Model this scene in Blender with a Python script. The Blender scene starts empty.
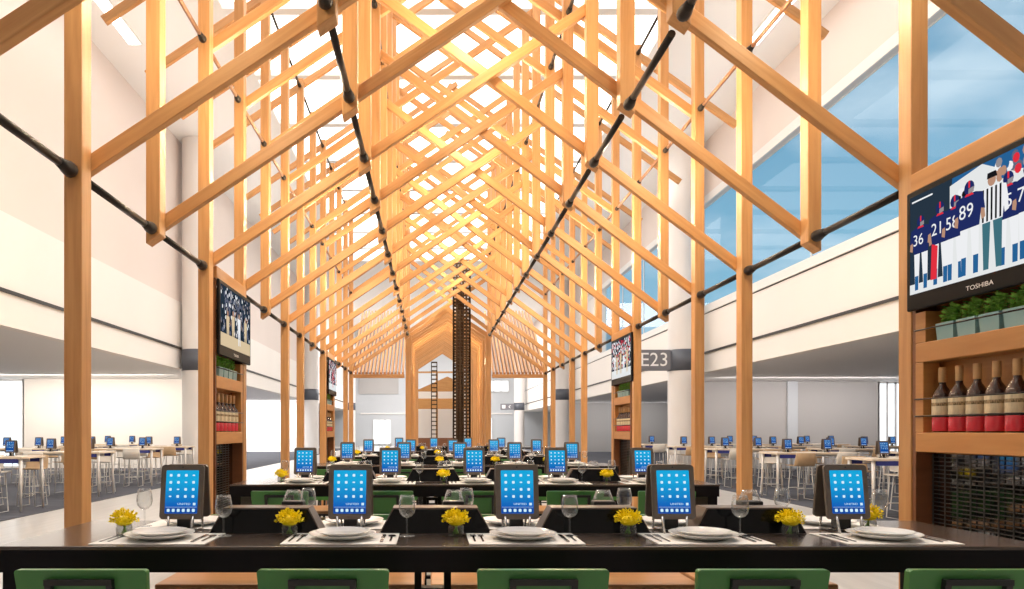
import bpy, bmesh, math, random
from mathutils import Vector, Matrix
random.seed(7)
scene = bpy.context.scene
COL = scene.collection
PI = math.pi
EYE = 1.5          # camera height above the floor

# ------------------------------------------------------------------ materials
def new_mat(name):
    m = bpy.data.materials.new(name); m.use_nodes = True
    nt = m.node_tree; nt.nodes.clear()
    out = nt.nodes.new('ShaderNodeOutputMaterial')
    return m, nt, out

def pbr(name, col, rough=.5, metal=0., spec=.5, coat=0., noise=0., nscale=(8,8,8), bump=0., trans=0., emis=None, estr=0., alpha=1.):
    m, nt, out = new_mat(name)
    b = nt.nodes.new('ShaderNodeBsdfPrincipled')
    b.inputs['Base Color'].default_value = (*col, 1)
    b.inputs['Roughness'].default_value = rough
    b.inputs['Metallic'].default_value = metal
    b.inputs['Specular IOR Level'].default_value = spec
    b.inputs['Coat Weight'].default_value = coat
    b.inputs['Coat Roughness'].default_value = .08
    b.inputs['Transmission Weight'].default_value = trans
    b.inputs['Alpha'].default_value = alpha
    if emis:
        b.inputs['Emission Color'].default_value = (*emis, 1)
        b.inputs['Emission Strength'].default_value = estr
    nt.links.new(b.outputs[0], out.inputs[0])
    if noise or bump:
        tc = nt.nodes.new('ShaderNodeTexCoord'); mp = nt.nodes.new('ShaderNodeMapping')
        mp.inputs['Scale'].default_value = nscale
        nz = nt.nodes.new('ShaderNodeTexNoise'); nz.inputs['Scale'].default_value = 1.
        nz.inputs['Detail'].default_value = 4
        nt.links.new(tc.outputs['Object'], mp.inputs[0]); nt.links.new(mp.outputs[0], nz.inputs[0])
        if noise:
            r = nt.nodes.new('ShaderNodeValToRGB')
            r.color_ramp.elements[0].position = .3; r.color_ramp.elements[1].position = .7
            r.color_ramp.elements[0].color = (*[max(0, c*(1-noise)) for c in col], 1)
            r.color_ramp.elements[1].color = (*[min(1, c*(1+noise)) for c in col], 1)
            nt.links.new(nz.outputs[0], r.inputs[0]); nt.links.new(r.outputs[0], b.inputs['Base Color'])
        if bump:
            bp = nt.nodes.new('ShaderNodeBump'); bp.inputs['Strength'].default_value = bump
            nt.links.new(nz.outputs[0], bp.inputs['Height']); nt.links.new(bp.outputs[0], b.inputs['Normal'])
    return m

def wood(name, dark, light, scale, rough=.42, rnd=.12):
    m, nt, out = new_mat(name)
    b = nt.nodes.new('ShaderNodeBsdfPrincipled'); b.inputs['Roughness'].default_value = rough
    tc = nt.nodes.new('ShaderNodeTexCoord'); mp = nt.nodes.new('ShaderNodeMapping'); mp.inputs['Scale'].default_value = scale
    oi = nt.nodes.new('ShaderNodeObjectInfo')
    ad = nt.nodes.new('ShaderNodeVectorMath'); ad.operation = 'ADD'
    ml = nt.nodes.new('ShaderNodeMath'); ml.operation = 'MULTIPLY'; ml.inputs[1].default_value = 37.
    nt.links.new(oi.outputs['Random'], ml.inputs[0])
    nz = nt.nodes.new('ShaderNodeTexNoise'); nz.inputs['Scale'].default_value = 1.; nz.inputs['Detail'].default_value = 5; nz.inputs['Distortion'].default_value = .6
    r = nt.nodes.new('ShaderNodeValToRGB'); r.color_ramp.elements[0].position = .25; r.color_ramp.elements[1].position = .75
    r.color_ramp.elements[0].color = (*dark, 1); r.color_ramp.elements[1].color = (*light, 1)
    hv = nt.nodes.new('ShaderNodeHueSaturation')
    mr = nt.nodes.new('ShaderNodeMapRange'); mr.inputs['To Min'].default_value = 1-rnd; mr.inputs['To Max'].default_value = 1+rnd
    nt.links.new(oi.outputs['Random'], mr.inputs[0]); nt.links.new(mr.outputs[0], hv.inputs['Value'])
    nt.links.new(tc.outputs['Object'], mp.inputs[0]); nt.links.new(mp.outputs[0], ad.inputs[0]); nt.links.new(ml.outputs[0], ad.inputs[1])
    nt.links.new(ad.outputs[0], nz.inputs[0]); nt.links.new(nz.outputs[0], r.inputs[0]); nt.links.new(r.outputs[0], hv.inputs['Color'])
    nt.links.new(hv.outputs[0], b.inputs['Base Color']); nt.links.new(b.outputs[0], out.inputs[0])
    return m

def emit(name, col, s=1.):
    m, nt, out = new_mat(name)
    e = nt.nodes.new('ShaderNodeEmission'); e.inputs[0].default_value = (*col, 1); e.inputs[1].default_value = s
    nt.links.new(e.outputs[0], out.inputs[0]); return m

def screen_mat(name, bottom, top, s):
    m, nt, out = new_mat(name)
    e = nt.nodes.new('ShaderNodeEmission'); e.inputs[1].default_value = s
    tc = nt.nodes.new('ShaderNodeTexCoord'); sp = nt.nodes.new('ShaderNodeSeparateXYZ')
    r = nt.nodes.new('ShaderNodeValToRGB')
    r.color_ramp.elements[0].color = (*bottom, 1); r.color_ramp.elements[1].color = (*top, 1)
    r.color_ramp.elements[0].position = .15; r.color_ramp.elements[1].position = .75
    nt.links.new(tc.outputs['Generated'], sp.inputs[0]); nt.links.new(sp.outputs['Z'], r.inputs[0])
    nt.links.new(r.outputs[0], e.inputs[0])
    g = nt.nodes.new('ShaderNodeBsdfGlossy'); g.inputs['Roughness'].default_value = .1; g.inputs[0].default_value = (.02,.02,.02,1)
    a = nt.nodes.new('ShaderNodeAddShader'); nt.links.new(e.outputs[0], a.inputs[0]); nt.links.new(g.outputs[0], a.inputs[1])
    nt.links.new(a.outputs[0], out.inputs[0]); return m

def thin_glass(name, tint, rim=0., gain=1.):
    m, nt, out = new_mat(name)
    t = nt.nodes.new('ShaderNodeBsdfTransparent'); t.inputs[0].default_value = (*tint, 1)
    g = nt.nodes.new('ShaderNodeBsdfGlossy'); g.inputs['Roughness'].default_value = .02
    fr = nt.nodes.new('ShaderNodeFresnel'); fr.inputs[0].default_value = 1.45
    mx = nt.nodes.new('ShaderNodeMixShader')
    ge = nt.nodes.new('ShaderNodeNewGeometry'); sb = nt.nodes.new('ShaderNodeMath'); sb.operation = 'SUBTRACT'; sb.inputs[0].default_value = 1.
    ml = nt.nodes.new('ShaderNodeMath'); ml.operation = 'MULTIPLY'
    if rim:
        lw = nt.nodes.new('ShaderNodeLayerWeight'); lw.inputs[0].default_value = .5
        pw = nt.nodes.new('ShaderNodeMath'); pw.operation = 'POWER'; pw.inputs[1].default_value = 2.5
        ma = nt.nodes.new('ShaderNodeMath'); ma.operation = 'MULTIPLY_ADD'; ma.inputs[1].default_value = rim; ma.inputs[2].default_value = .05
        nt.links.new(lw.outputs['Facing'], pw.inputs[0]); nt.links.new(pw.outputs[0], ma.inputs[0])
        nt.links.new(ma.outputs[0], mx.inputs[0])
        df = nt.nodes.new('ShaderNodeBsdfDiffuse'); df.inputs[0].default_value = (.85,.86,.86,1); m2 = nt.nodes.new('ShaderNodeMixShader'); m2.inputs[0].default_value = .35  # white diffuse paints bright highlights into the glass edges
        nt.links.new(g.outputs[0], m2.inputs[1]); nt.links.new(df.outputs[0], m2.inputs[2])
        nt.links.new(t.outputs[0], mx.inputs[1]); nt.links.new(m2.outputs[0], mx.inputs[2]); nt.links.new(mx.outputs[0], out.inputs[0])
        return m
    nt.links.new(ge.outputs['Backfacing'], sb.inputs[1]); sb.inputs[0].default_value = gain; sb.use_clamp = True
    nt.links.new(sb.outputs[0], ml.inputs[0]); nt.links.new(fr.outputs[0], ml.inputs[1])
    nt.links.new(ml.outputs[0], mx.inputs[0]); nt.links.new(t.outputs[0], mx.inputs[1]); nt.links.new(g.outputs[0], mx.inputs[2])
    nt.links.new(mx.outputs[0], out.inputs[0]); return m

M = {}
M['timber'] = wood('honey timber', (.53,.25,.085), (.69,.37,.15), (26,26,1.6))
M['panel'] = wood('cabinet timber', (.46,.20,.055), (.58,.28,.09), (2,1.4,18))
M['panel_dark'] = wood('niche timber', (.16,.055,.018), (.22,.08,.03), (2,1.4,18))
M['seat'] = wood('seat timber', (.48,.21,.075), (.62,.31,.13), (2.0,22,22), .35)
M['steel'] = pbr('black steel', (.025,.02,.018), .38, .5)
M['lit_steel'] = pbr('copper rod', (.42,.22,.13), .35, .6)  # warm light on the thin steel rods, put into their colour
M['bronze'] = pbr('dark bronze', (.06,.035,.02), .4, .6)
M['table'] = pbr('dark brown table', (.066,.048,.041), .22, 0, .5, .3, .12, (3,40,40))
M['apron'] = pbr('black table edge', (.008,.007,.009), .35, 0, .12)
M['green'] = pbr('green shell', (.06,.215,.055), .32, 0, .5)
M['black'] = pbr('black plastic', (.012,.012,.013), .35)
M['bezel'] = pbr('matte black bezel', (.008,.008,.009), .5, 0, .12)
M['label_mark'] = pbr('label script', (.34,.25,.15), .7, 0, .2, 0, .85, (140,140,60))
M['gloss'] = pbr('black glass', (.005,.005,.006), .12, 0, .22)
M['brown'] = pbr('brown lacquer', (.11,.078,.06), .3)
M['case'] = pbr('taupe case', (.135,.105,.085), .45)
M['screen'] = screen_mat('tablet screen', (.002,.10,.46), (.004,.37,.70), 1.)
M['screen_far'] = screen_mat('small tablet screen', (.004,.07,.33), (.006,.13,.42), .9)
M['icon'] = emit('screen icons', (.62,.86,.97), 1.)
M['dock'] = emit('screen dock', (.01,.07,.33), 1.)
M['ceramic'] = pbr('white ceramic', (.86,.84,.81), .18, 0, .5)
M['linen'] = pbr('white placemat', (.84,.82,.79), .8)
M['metal'] = pbr('cutlery steel', (.24,.23,.23), .22, 1.)
M['silver'] = pbr('silver stand', (.75,.74,.72), .25, .8)
M['glass'] = thin_glass('clear glass', (.97,.975,.975), .95)
M['vase'] = thin_glass('vase glass', (.86,.87,.86), .7)
M['yellow'] = pbr('yellow petals', (1.,.80,.012), .6, 0, .3)
M['leaf'] = pbr('green leaves', (.30,.60,.11), .5, 0, .4, 0, .45, (25,25,25))
M['teal'] = pbr('teal planter', (.30,.52,.55), .4)
M['bottle'] = pbr('dark bottle glass', (.035,.010,.006), .08, 0, .6, .5)
M['cork'] = pbr('cork top', (.58,.36,.17), .6)
M['label'] = pbr('cream label', (.74,.63,.44), .6, 0, .4, 0, .2, (60,60,14))
M['red'] = pbr('red bottle foot', (.66,.04,.06), .15, 0, .5, .4)
M['floor'] = pbr('pale stone floor', (.51,.49,.47), .28, 0, .5, 0, .1, (9,.8,1))
M['carpet'] = pbr('slate carpet', (.085,.088,.105), .95, 0, .2, 0, .35, (1.2,9,1))
M['wall_l'] = pbr('peach wall', (.80,.70,.645), .7, 0, .3, 0, .02, (.4,.4,.4))
M['cream'] = pbr('cream plaster', (.90,.85,.80), .7, 0, .3, 0, .015, (.5,.5,.5))
M['white'] = pbr('white plaster', (.86,.84,.82), .7, 0, .3)
M['grey'] = pbr('grey plaster', (.50,.485,.475), .8, 0, .3, 0, .02, (.5,.5,.5))
M['cool'] = pbr('cool grey plaster', (.60,.63,.66), .7, 0, .3)
M['col'] = pbr('column plaster', (.80,.765,.74), .45, 0, .4, 0, .05, (1.2,1.2,.5))
M['band'] = pbr('slate band', (.10,.11,.135), .4)
M['sign'] = pbr('grey sign face', (.19,.19,.215), .4)
M['letter'] = pbr('white lettering', (.92,.92,.92), .5, 0, .3)
M['dark'] = pbr('dark rail', (.03,.025,.024), .5)
M['pale'] = pbr('pale maple', (.72,.60,.47), .45, 0, .4, 0, .06, (14,3,3))
M['stool'] = pbr('tan stool shell', (.56,.38,.22), .45, 0, .4, 0, .08, (8,8,3))
M['stoolw'] = pbr('pale stool shell', (.70,.65,.58), .45)
M['legs'] = pbr('white metal leg', (.70,.67,.64), .35, .2)
M['blue'] = pbr('blue edge panel', (.025,.035,.22), .4)
M['mirror'] = pbr('dark mirror', (.20,.20,.21), .05, 1.)
M['wire'] = pbr('wire grille', (.12,.115,.11), .35, .8)
M['lum'] = emit('luminous ceiling', (1, .955, .90), 3.2)
M['strip'] = emit('linear light', (1,.96,.92), 6.)
M['daywin'] = emit('bright daylight pane', (.86,.95,1.), 1.6)
M['pane'] = thin_glass('window glass', (.80,.90,.96), 0., .4)
M['frame'] = pbr('white window frame', (.85,.84,.83), .5)

# ------------------------------------------------------------------ mesh builder
class MB:
    def __init__(s): s.v = []; s.f = []; s.mi = []; s.sm = []
    def add(s, vs, fs, mi=0, smooth=False):
        b = len(s.v); s.v += [tuple(v) for v in vs]
        s.f += [tuple(b+i for i in f) for f in fs]; s.mi += [mi]*len(fs); s.sm += [smooth]*len(fs); return s
    def box(s, x0, x1, y0, y1, z0, z1, mi=0):
        vs = [(x,y,z) for z in (z0,z1) for y in (y0,y1) for x in (x0,x1)]
        return s.add(vs, [(0,2,3,1),(4,5,7,6),(0,1,5,4),(2,6,7,3),(0,4,6,2),(1,3,7,5)], mi)
    def bbox(s, x0, x1, y0, y1, z0, z1, bev=.005, mi=0):
        bm = bmesh.new(); bmesh.ops.create_cube(bm, size=1)
        for v in bm.verts: v.co = ((x0+x1)/2+v.co.x*(x1-x0), (y0+y1)/2+v.co.y*(y1-y0), (z0+z1)/2+v.co.z*(z1-z0))
        bmesh.ops.bevel(bm, geom=list(bm.edges), offset=bev, segments=2, affect='EDGES', profile=.5)
        return s.frombm(bm, mi)
    def frombm(s, bm, mi=0, smooth=False):
        bm.verts.index_update(); bm.verts.ensure_lookup_table()
        s.add([v.co[:] for v in bm.verts], [[v.index for v in f.verts] for f in bm.faces], mi, smooth); bm.free(); return s
    def bar(s, p0, p1, w, t=None, mi=0, up=(0,1,0)):
        t = t or w; p0 = Vector(p0); p1 = Vector(p1); d = (p1-p0).normalized()
        u = Vector(up)
        if abs(d.dot(u)) > .98: u = Vector((1,0,0))
        a = d.cross(u).normalized(); c = a.cross(d).normalized()
        vs = []
        for p in (p0,p1):
            for i,j in ((-1,-1),(1,-1),(1,1),(-1,1)): vs.append(p + a*(w/2*i) + c*(t/2*j))
        return s.add(vs, [(0,1,2,3),(7,6,5,4),(0,4,5,1),(1,5,6,2),(2,6,7,3),(3,7,4,0)], mi)
    def tube(s, pts, r, n=8, mi=0, rs=None):
        pts = [Vector(p) for p in pts]; rings = []
        b = len(s.v)
        for i,p in enumerate(pts):
            d = (pts[min(i+1,len(pts)-1)]-pts[max(i-1,0)]).normalized()
            u = Vector((0,0,1)) if abs(d.z) < .95 else Vector((1,0,0))
            a = d.cross(u).normalized(); c = d.cross(a).normalized()
            rr = rs[i] if rs else r
            for k in range(n):
                t = 2*PI*k/n; s.v.append(tuple(p + a*math.cos(t)*rr + c*math.sin(t)*rr))
        for i in range(len(pts)-1):
            for k in range(n):
                k2 = (k+1)%n
                s.f.append((b+i*n+k, b+i*n+k2, b+(i+1)*n+k2, b+(i+1)*n+k)); s.mi.append(mi); s.sm.append(True)
        s.f.append(tuple(b+k for k in range(n))[::-1]); s.mi.append(mi); s.sm.append(False)
        e = b+(len(pts)-1)*n
        s.f.append(tuple(e+k for k in range(n))); s.mi.append(mi); s.sm.append(False)
        return s
    def lathe(s, prof, n=24, c=(0,0,0), mi=0):
        b = len(s.v)
        for r,z in prof:
            for k in range(n):
                t = 2*PI*k/n; s.v.append((c[0]+r*math.cos(t), c[1]+r*math.sin(t), c[2]+z))
        for i in range(len(prof)-1):
            for k in range(n):
                k2 = (k+1)%n
                s.f.append((b+i*n+k, b+i*n+k2, b+(i+1)*n+k2, b+(i+1)*n+k)); s.mi.append(mi); s.sm.append(True)
        return s
    def prism(s, poly, y0, y1, mi=0):      # polygon in XZ extruded along Y
        n = len(poly)
        vs = [(x,y0,z) for x,z in poly]+[(x,y1,z) for x,z in poly]
        fs = [tuple(range(n)), tuple(range(2*n-1,n-1,-1))]+[(i+n,(i+1)%n+n,(i+1)%n,i) for i in range(n)]
        return s.add(vs, fs, mi)
    def flat(s, poly, y, mi=0):            # flat polygon facing -Y
        return s.add([(x,y,z) for x,z in poly], [tuple(range(len(poly)))], mi)
    def mesh(s, name, *mats):
        me = bpy.data.meshes.new(name); me.from_pydata(s.v, [], s.f)
        for m in mats: me.materials.append(m)
        me.polygons.foreach_set('material_index', s.mi); me.polygons.foreach_set('use_smooth', s.sm)
        bm = bmesh.new(); bm.from_mesh(me); bmesh.ops.recalc_face_normals(bm, faces=bm.faces) if not getattr(s,'keep',False) else None
        bm.to_mesh(me); bm.free(); me.update(); return me

def rrect(w, h, r, cx=0, cz=0, n=4):
    p = []
    for (sx,sz,a0) in ((1,1,0),(-1,1,90),(-1,-1,180),(1,-1,270)):
        for k in range(n+1):
            a = math.radians(a0+90*k/n); p.append((cx+sx*(w/2-r)+r*math.cos(a), cz+sz*(h/2-r)+r*math.sin(a)))
    return p

def link(name, me, parent=None, loc=(0,0,0), mat4=None):
    o = bpy.data.objects.new(name, me); COL.objects.link(o)
    if mat4 is not None: o.matrix_local = mat4
    else: o.location = loc
    if parent: o.parent = parent
    return o
def put(name, mb, mats, parent=None, loc=(0,0,0)):
    if not isinstance(mats, (list,tuple)): mats = [mats]
    return link(name, mb.mesh(name, *mats), parent, loc)
def tag(o, label, cat, group=None):
    o['label'] = label; o['category'] = cat
    if group: o['group'] = group
    return o
def thing(name, label, cat, loc=(0,0,0), rz=0., group=None):
    o = bpy.data.objects.new(name, None); o.empty_display_size = .1; COL.objects.link(o)
    o.location = loc; o.rotation_euler = (0,0,rz)
    return tag(o, label, cat, group)
def struct(name, mb, mats, parent=None, loc=(0,0,0)):
    o = put(name, mb, mats, parent, loc)
    if not parent: o['kind'] = 'structure'
    return o
def copy_tree(o, parent=None):
    c = o.copy(); COL.objects.link(c); c.parent = parent
    for ch in KIDS.get(o.name, ()): copy_tree(ch, c)
    return c
KIDS = {}
class Proto:
    """builds a thing once; each place() afterwards is a copy of the thing and of each of its parts"""
    def __init__(s, build): s.build = build; s.root = None
    def place(s, label, cat, loc, rz=0., group=None):
        if s.root is None:
            s.root = s.build(); o = s.root
            def walk(a):
                KIDS[a.name] = [c for c in bpy.data.objects if c.parent == a]
                for c in KIDS[a.name]: walk(c)
            walk(o)
        else: o = copy_tree(s.root)
        o.location = loc; o.rotation_euler = (0,0,rz); tag(o, label, cat, group)
        return o
def root(name):
    o = bpy.data.objects.new(name, None); o.empty_display_size = .1; COL.objects.link(o); return o
def text_faces(s, size, align='CENTER'):
    cu = bpy.data.curves.new('lettering', 'FONT'); cu.body = s; cu.size = size; cu.align_x = align; cu.align_y = 'CENTER'
    cu.resolution_u = 3
    o = bpy.data.objects.new('lettering', cu); COL.objects.link(o)
    bpy.context.view_layer.update()
    me = bpy.data.meshes.new_from_object(o.evaluated_get(bpy.context.evaluated_depsgraph_get()))
    vs = [v.co.copy() for v in me.vertices]; fs = [tuple(p.vertices) for p in me.polygons]
    bpy.data.objects.remove(o); bpy.data.curves.remove(cu); bpy.data.meshes.remove(me)
    return vs, fs
def add_text(mb, s, size, x, z, y, mi=0, sx=1.):
    vs, fs = text_faces(s, size)
    mb.add([(x+v.x*sx, y, z+v.y) for v in vs], fs, mi)

# ------------------------------------------------------------------ camera, world, render look
cam = bpy.data.objects.new('camera', bpy.data.cameras.new('camera')); COL.objects.link(cam)
cam.location = (0,0,EYE); cam.rotation_euler = (PI/2,0,0)
cam.data.sensor_width = 36; cam.data.lens = 36*700/1024
cam.data.shift_x = (512-431.6)/1024; cam.data.shift_y = (430.9-294.5)/1024
cam.data.clip_end = 300; cam.data.clip_start = .05
scene.camera = cam
scene.view_settings.view_transform = 'Standard'; scene.view_settings.look = 'None'
scene.view_settings.exposure = 0.0; scene.view_settings.gamma = 1; scene.view_settings.use_curve_mapping = False
w = bpy.data.worlds.new('sky'); scene.world = w; w.use_nodes = True
nt = w.node_tree; nt.nodes.clear()
out = nt.nodes.new('ShaderNodeOutputWorld'); bg = nt.nodes.new('ShaderNodeBackground'); bg.inputs[1].default_value = 1.0
tc = nt.nodes.new('ShaderNodeTexCoord'); sp = nt.nodes.new('ShaderNodeSeparateXYZ')
gr = nt.nodes.new('ShaderNodeValToRGB')
gr.color_ramp.elements[0].position = 0.; gr.color_ramp.elements[0].color = (.50,.78,.88,1)
gr.color_ramp.elements[1].position = .6; gr.color_ramp.elements[1].color = (.11,.31,.50,1)
mp = nt.nodes.new('ShaderNodeMapping'); mp.inputs['Scale'].default_value = (3,3,7)
nz = nt.nodes.new('ShaderNodeTexNoise'); nz.inputs['Scale'].default_value = 1.3; nz.inputs['Detail'].default_value = 7
cr = nt.nodes.new('ShaderNodeValToRGB'); cr.color_ramp.elements[0].position = .48; cr.color_ramp.elements[1].position = .72
mx = nt.nodes.new('ShaderNodeMix'); mx.data_type = 'RGBA'; mx.inputs[7].default_value = (.92,.95,.97,1)
L = nt.links.new
L(tc.outputs['Generated'], sp.inputs[0]); L(sp.outputs['Z'], gr.inputs[0])
L(tc.outputs['Generated'], mp.inputs[0]); L(mp.outputs[0], nz.inputs[0]); L(nz.outputs[0], cr.inputs[0])
L(cr.outputs[0], mx.inputs[0]); L(gr.outputs[0], mx.inputs[6]); L(mx.outputs[2], bg.inputs[0]); L(bg.outputs[0], out.inputs[0])

def light(kind, name, loc, power, col, size=.1, rot=(0,0,0), size_y=None, spread=None):
    d = bpy.data.lights.new(name, kind); d.energy = power; d.color = col
    if kind == 'AREA':
        d.size = size
        if size_y: d.shape = 'RECTANGLE'; d.size_y = size_y
        if spread: d.spread = spread
    else: d.shadow_soft_size = size
    o = bpy.data.objects.new(name, d); COL.objects.link(o); o.location = loc; o.rotation_euler = rot
    return o

# ------------------------------------------------------------------ the hall
XL, XR, Y0, Y1 = -8.4, 9.2, -5., 72.
ZC = 11.2
struct('floor', MB().box(-21,22,Y0,Y1,-.2,0), M['floor'])
struct('trim_1', MB().box(-21,-7.13,Y0,60,0,.012), M['carpet'])
struct('trim_2', MB().box(7.4,22,Y0,60,0,.012), M['carpet'])
struct('wall_bounce', MB().box(-21,22,Y0-.2,Y0,0,ZC+.3), M['grey'])  # unseen wall behind the camera, added to bounce light, grey to soften it
struct('wall_end', MB().box(-21,22,Y1,Y1+.2,0,ZC+.3), M['cool'])
# left side: fascia band, recessed wall above, soffit with seating bay underneath
struct('wall_left', MB().box(XL-.3,XL,Y0,Y1,3.57,5.80), M['cream'])
struct('wall_left_upper', MB().box(XL-.36,XL-.05,Y0,Y1,5.80,ZC), M['wall_l'])
struct('trim_3', MB().box(XL,XL+.05,Y0,Y1,4.225,4.29), M['dark'])
struct('ceiling_left', MB().box(-20,XL-.3,Y0,Y1,3.57,3.7), M['white'])
struct('wall_left_outer', MB().box(-20.2,-20,Y0,Y1,0,3.7), M['cream'])
mbw = MB(); mbw.box(-16.35,-9.6,28,28.2,.012,3.57); mbw.box(-20,-17.5,28,28.2,.012,3.57)
struct('wall_left_bay', mbw, M['cream'])
struct('wall_left_bay_far', MB().box(-20,XL-.3,50,50.2,.012,3.57), M['white'])
# right side
struct('wall_right', MB().box(XR,XR+.3,Y0,Y1,3.47,5.60), M['cream'])
struct('wall_right_upper', MB().box(XR,XR+.3,Y0,Y1,9.21,ZC), M['wall_l'])
struct('wall_right_far', MB().box(XR,XR+.3,38.,Y1,5.60,9.21), M['cream'])
mbw = MB(); mbw.box(XR-.04,XR,Y0,Y1,9.1,9.36); mbw.box(XR-.05,XR,Y0,Y1,5.45,5.70)
struct('trim_4', mbw, M['white'])
struct('trim_5', MB().box(XR-.05,XR,Y0,Y1,4.09,4.15), M['dark'])
struct('trim_6', MB().box(XR-.012,XR,Y0,Y1,5.42,5.445), M['dark'])
struct('ceiling_right', MB().box(XR+.3,21,Y0,Y1,3.47,3.6), M['white'])
struct('wall_right_outer', MB().box(21,21.2,Y0,Y1,0,3.6), M['grey'])
mbw = MB(); mbw.box(10.4,17.9,28,28.2,.012,3.47); mbw.box(18.9,21,28,28.2,.012,3.47)
struct('wall_right_bay', mbw, M['grey'])
struct('wall_right_bay_far', MB().box(XR+.3,21,50,50.2,.012,3.47), M['grey'])
mbw = MB()
for y in (29.5,): mbw.box(14.2,14.6,27.9,28.0,.012,3.47)
struct('trim_7', mbw, M['cool'])
# clerestory windows on the right wall
def clerestory(n, ya, yb):
    r = root('window_%d' % n); r['kind'] = 'structure'; r.location = (XR+.15, ya, 5.7)
    fr = MB(); W = yb-ya; H = 9.1-5.7
    fr.box(-.025,.025,0,.035,0,H); fr.box(-.01,.01,W-.005,W,0,H); fr.box(-.01,.01,0.035,W-.005,0,.03); fr.box(-.01,.01,.035,W-.005,H-.03,H)
    put('window_frame', fr, M['frame'], r)
    put('window_pane', MB().box(-.006,.006,.035,W-.005,.03,H-.03), M['pane'], r)
for k in range(11): clerestory(k+1, .2+3.4*k, .2+3.4*(k+1))
# ceiling and its luminous panels
mbw = MB(); mbw.box(XL-.36,-4.8,Y0,Y1,ZC,ZC+.3); mbw.box(5.6,XR+.3,Y0,Y1,ZC,ZC+.3); mbw.box(-4.8,5.6,Y0,1,ZC,ZC+.3); mbw.box(-4.8,5.6,40,Y1,ZC,ZC+.3)
struct('ceiling', mbw, M['white'])
mbw = MB()
for k in range(13): mbw.box(-4.8,5.6,1+3*k,1.25+3*k,ZC-.05,ZC+.3)
struct('trim_8', mbw, M['white'])
struct('ceiling_skylight', MB().box(-4.8,5.6,1,40,ZC+.1,ZC+.2), M['lum'])
for x,lab in ((-7.4,'long linear light along the left ceiling edge'),(8.0,'long linear light along the right ceiling edge')):
    t = thing('ceiling_light', lab, 'ceiling light', (x,9.5,ZC-.06), 0)
    put('housing', MB().box(-.17,.17,-8,8,.0,.06), M['white'], t); put('diffuser', MB().box(-.14,.14,-7.95,7.95,-.012,0), M['strip'], t)
# daylight windows at the ends of the two seating bays and in the end wall
def daywin(n, x0, x1, y, z0, z1, bars=1):
    r = root('window_%d' % n); r['kind'] = 'structure'; r.location = ((x0+x1)/2, y, z0)
    W = x1-x0; H = z1-z0; fr = MB()
    for k in range(bars+1):
        x = -W/2+W*k/bars; fr.box(x-.04,x+.04,-.05,.06,0,H)
    fr.box(-W/2,W/2,-.05,.06,0,.08); fr.box(-W/2,W/2,-.05,.06,H-.08,H)
    put('window_frame', fr, M['frame'], r)
    put('window_pane', MB().box(-W/2+.04,W/2-.04,0,.02,.08,H-.08), M['daywin'], r)
daywin(12,-17.5,-16.35,28.05,.012,3.57,1)
daywin(13,17.9,18.9,28.05,.012,3.47,3)
daywin(14,5.6,7.9,Y1-.08,5.5,6.7,3)
daywin(15,-6.0,-4.2,Y1-.08,.1,2.7,3)
daywin(16,4.6,6.2,Y1-.08,.1,2.9,2)
daywin(17,-9.4,-8.2,49.9,.012,3.2,2)
mbw = MB(); mbw.box(-7.5,-3.4,Y1-.12,Y1,5.3,7.6); struct('trim_9', mbw, M['grey'])
struct('trim_10', MB().box(-7.3,8.3,Y1-.1,Y1,3.2,3.35), M['white'])

# round columns with slate bands, and gate signs
def column(n, x, y, sx):
    struct('column_%d' % n, MB().lathe([(.5,0),(.5,3.5)], 32).lathe([(.5,4.2),(.5,ZC)], 32), M['col'], None, (x,y,0))
    struct('trim_%d' % (20+n), MB().lathe([(.5,3.5),(.515,3.5),(.515,4.2),(.5,4.2)], 32), M['band'], None, (x,y,0))
for k,y in enumerate((23.5,45.5,67.5)):
    column(k+1, -7.85, y, 1); column(k+4, 8.45, y, -1)
t = thing('gate_sign', 'grey gate sign reading E23 beside a round white column', 'sign', (7.42,23.3,3.85))
put('sign_panel', MB().bbox(-.52,.52,-.04,.04,-.35,.35,.008), M['sign'], t)
mb = MB(); mb.keep = True; add_text(mb, 'E23', .64, -.02, 0, -.043); put('sign_lettering', mb, M['letter'], t)
put('sign_bracket', MB().box(.52,.58,-.03,.03,-.3,.3), M['band'], t)
t = thing('gate_sign', 'small distant grey sign on the farthest column', 'sign', (7.2,67.2,3.82))
put('sign_panel', MB().bbox(-.6,.74,-.04,.04,-.3,.3,.008), M['sign'], t)
mb = MB(); mb.box(-.45,-.12,-.05,-.04,-.16,.16); put('sign_symbol', mb, M['letter'], t)
put('sign_chevron', MB().bar((.2,-.05,0),(.36,-.05,.14),.05,.01).bar((.2,-.05,0),(.36,-.05,-.14),.05,.01), M['letter'], t)

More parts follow.
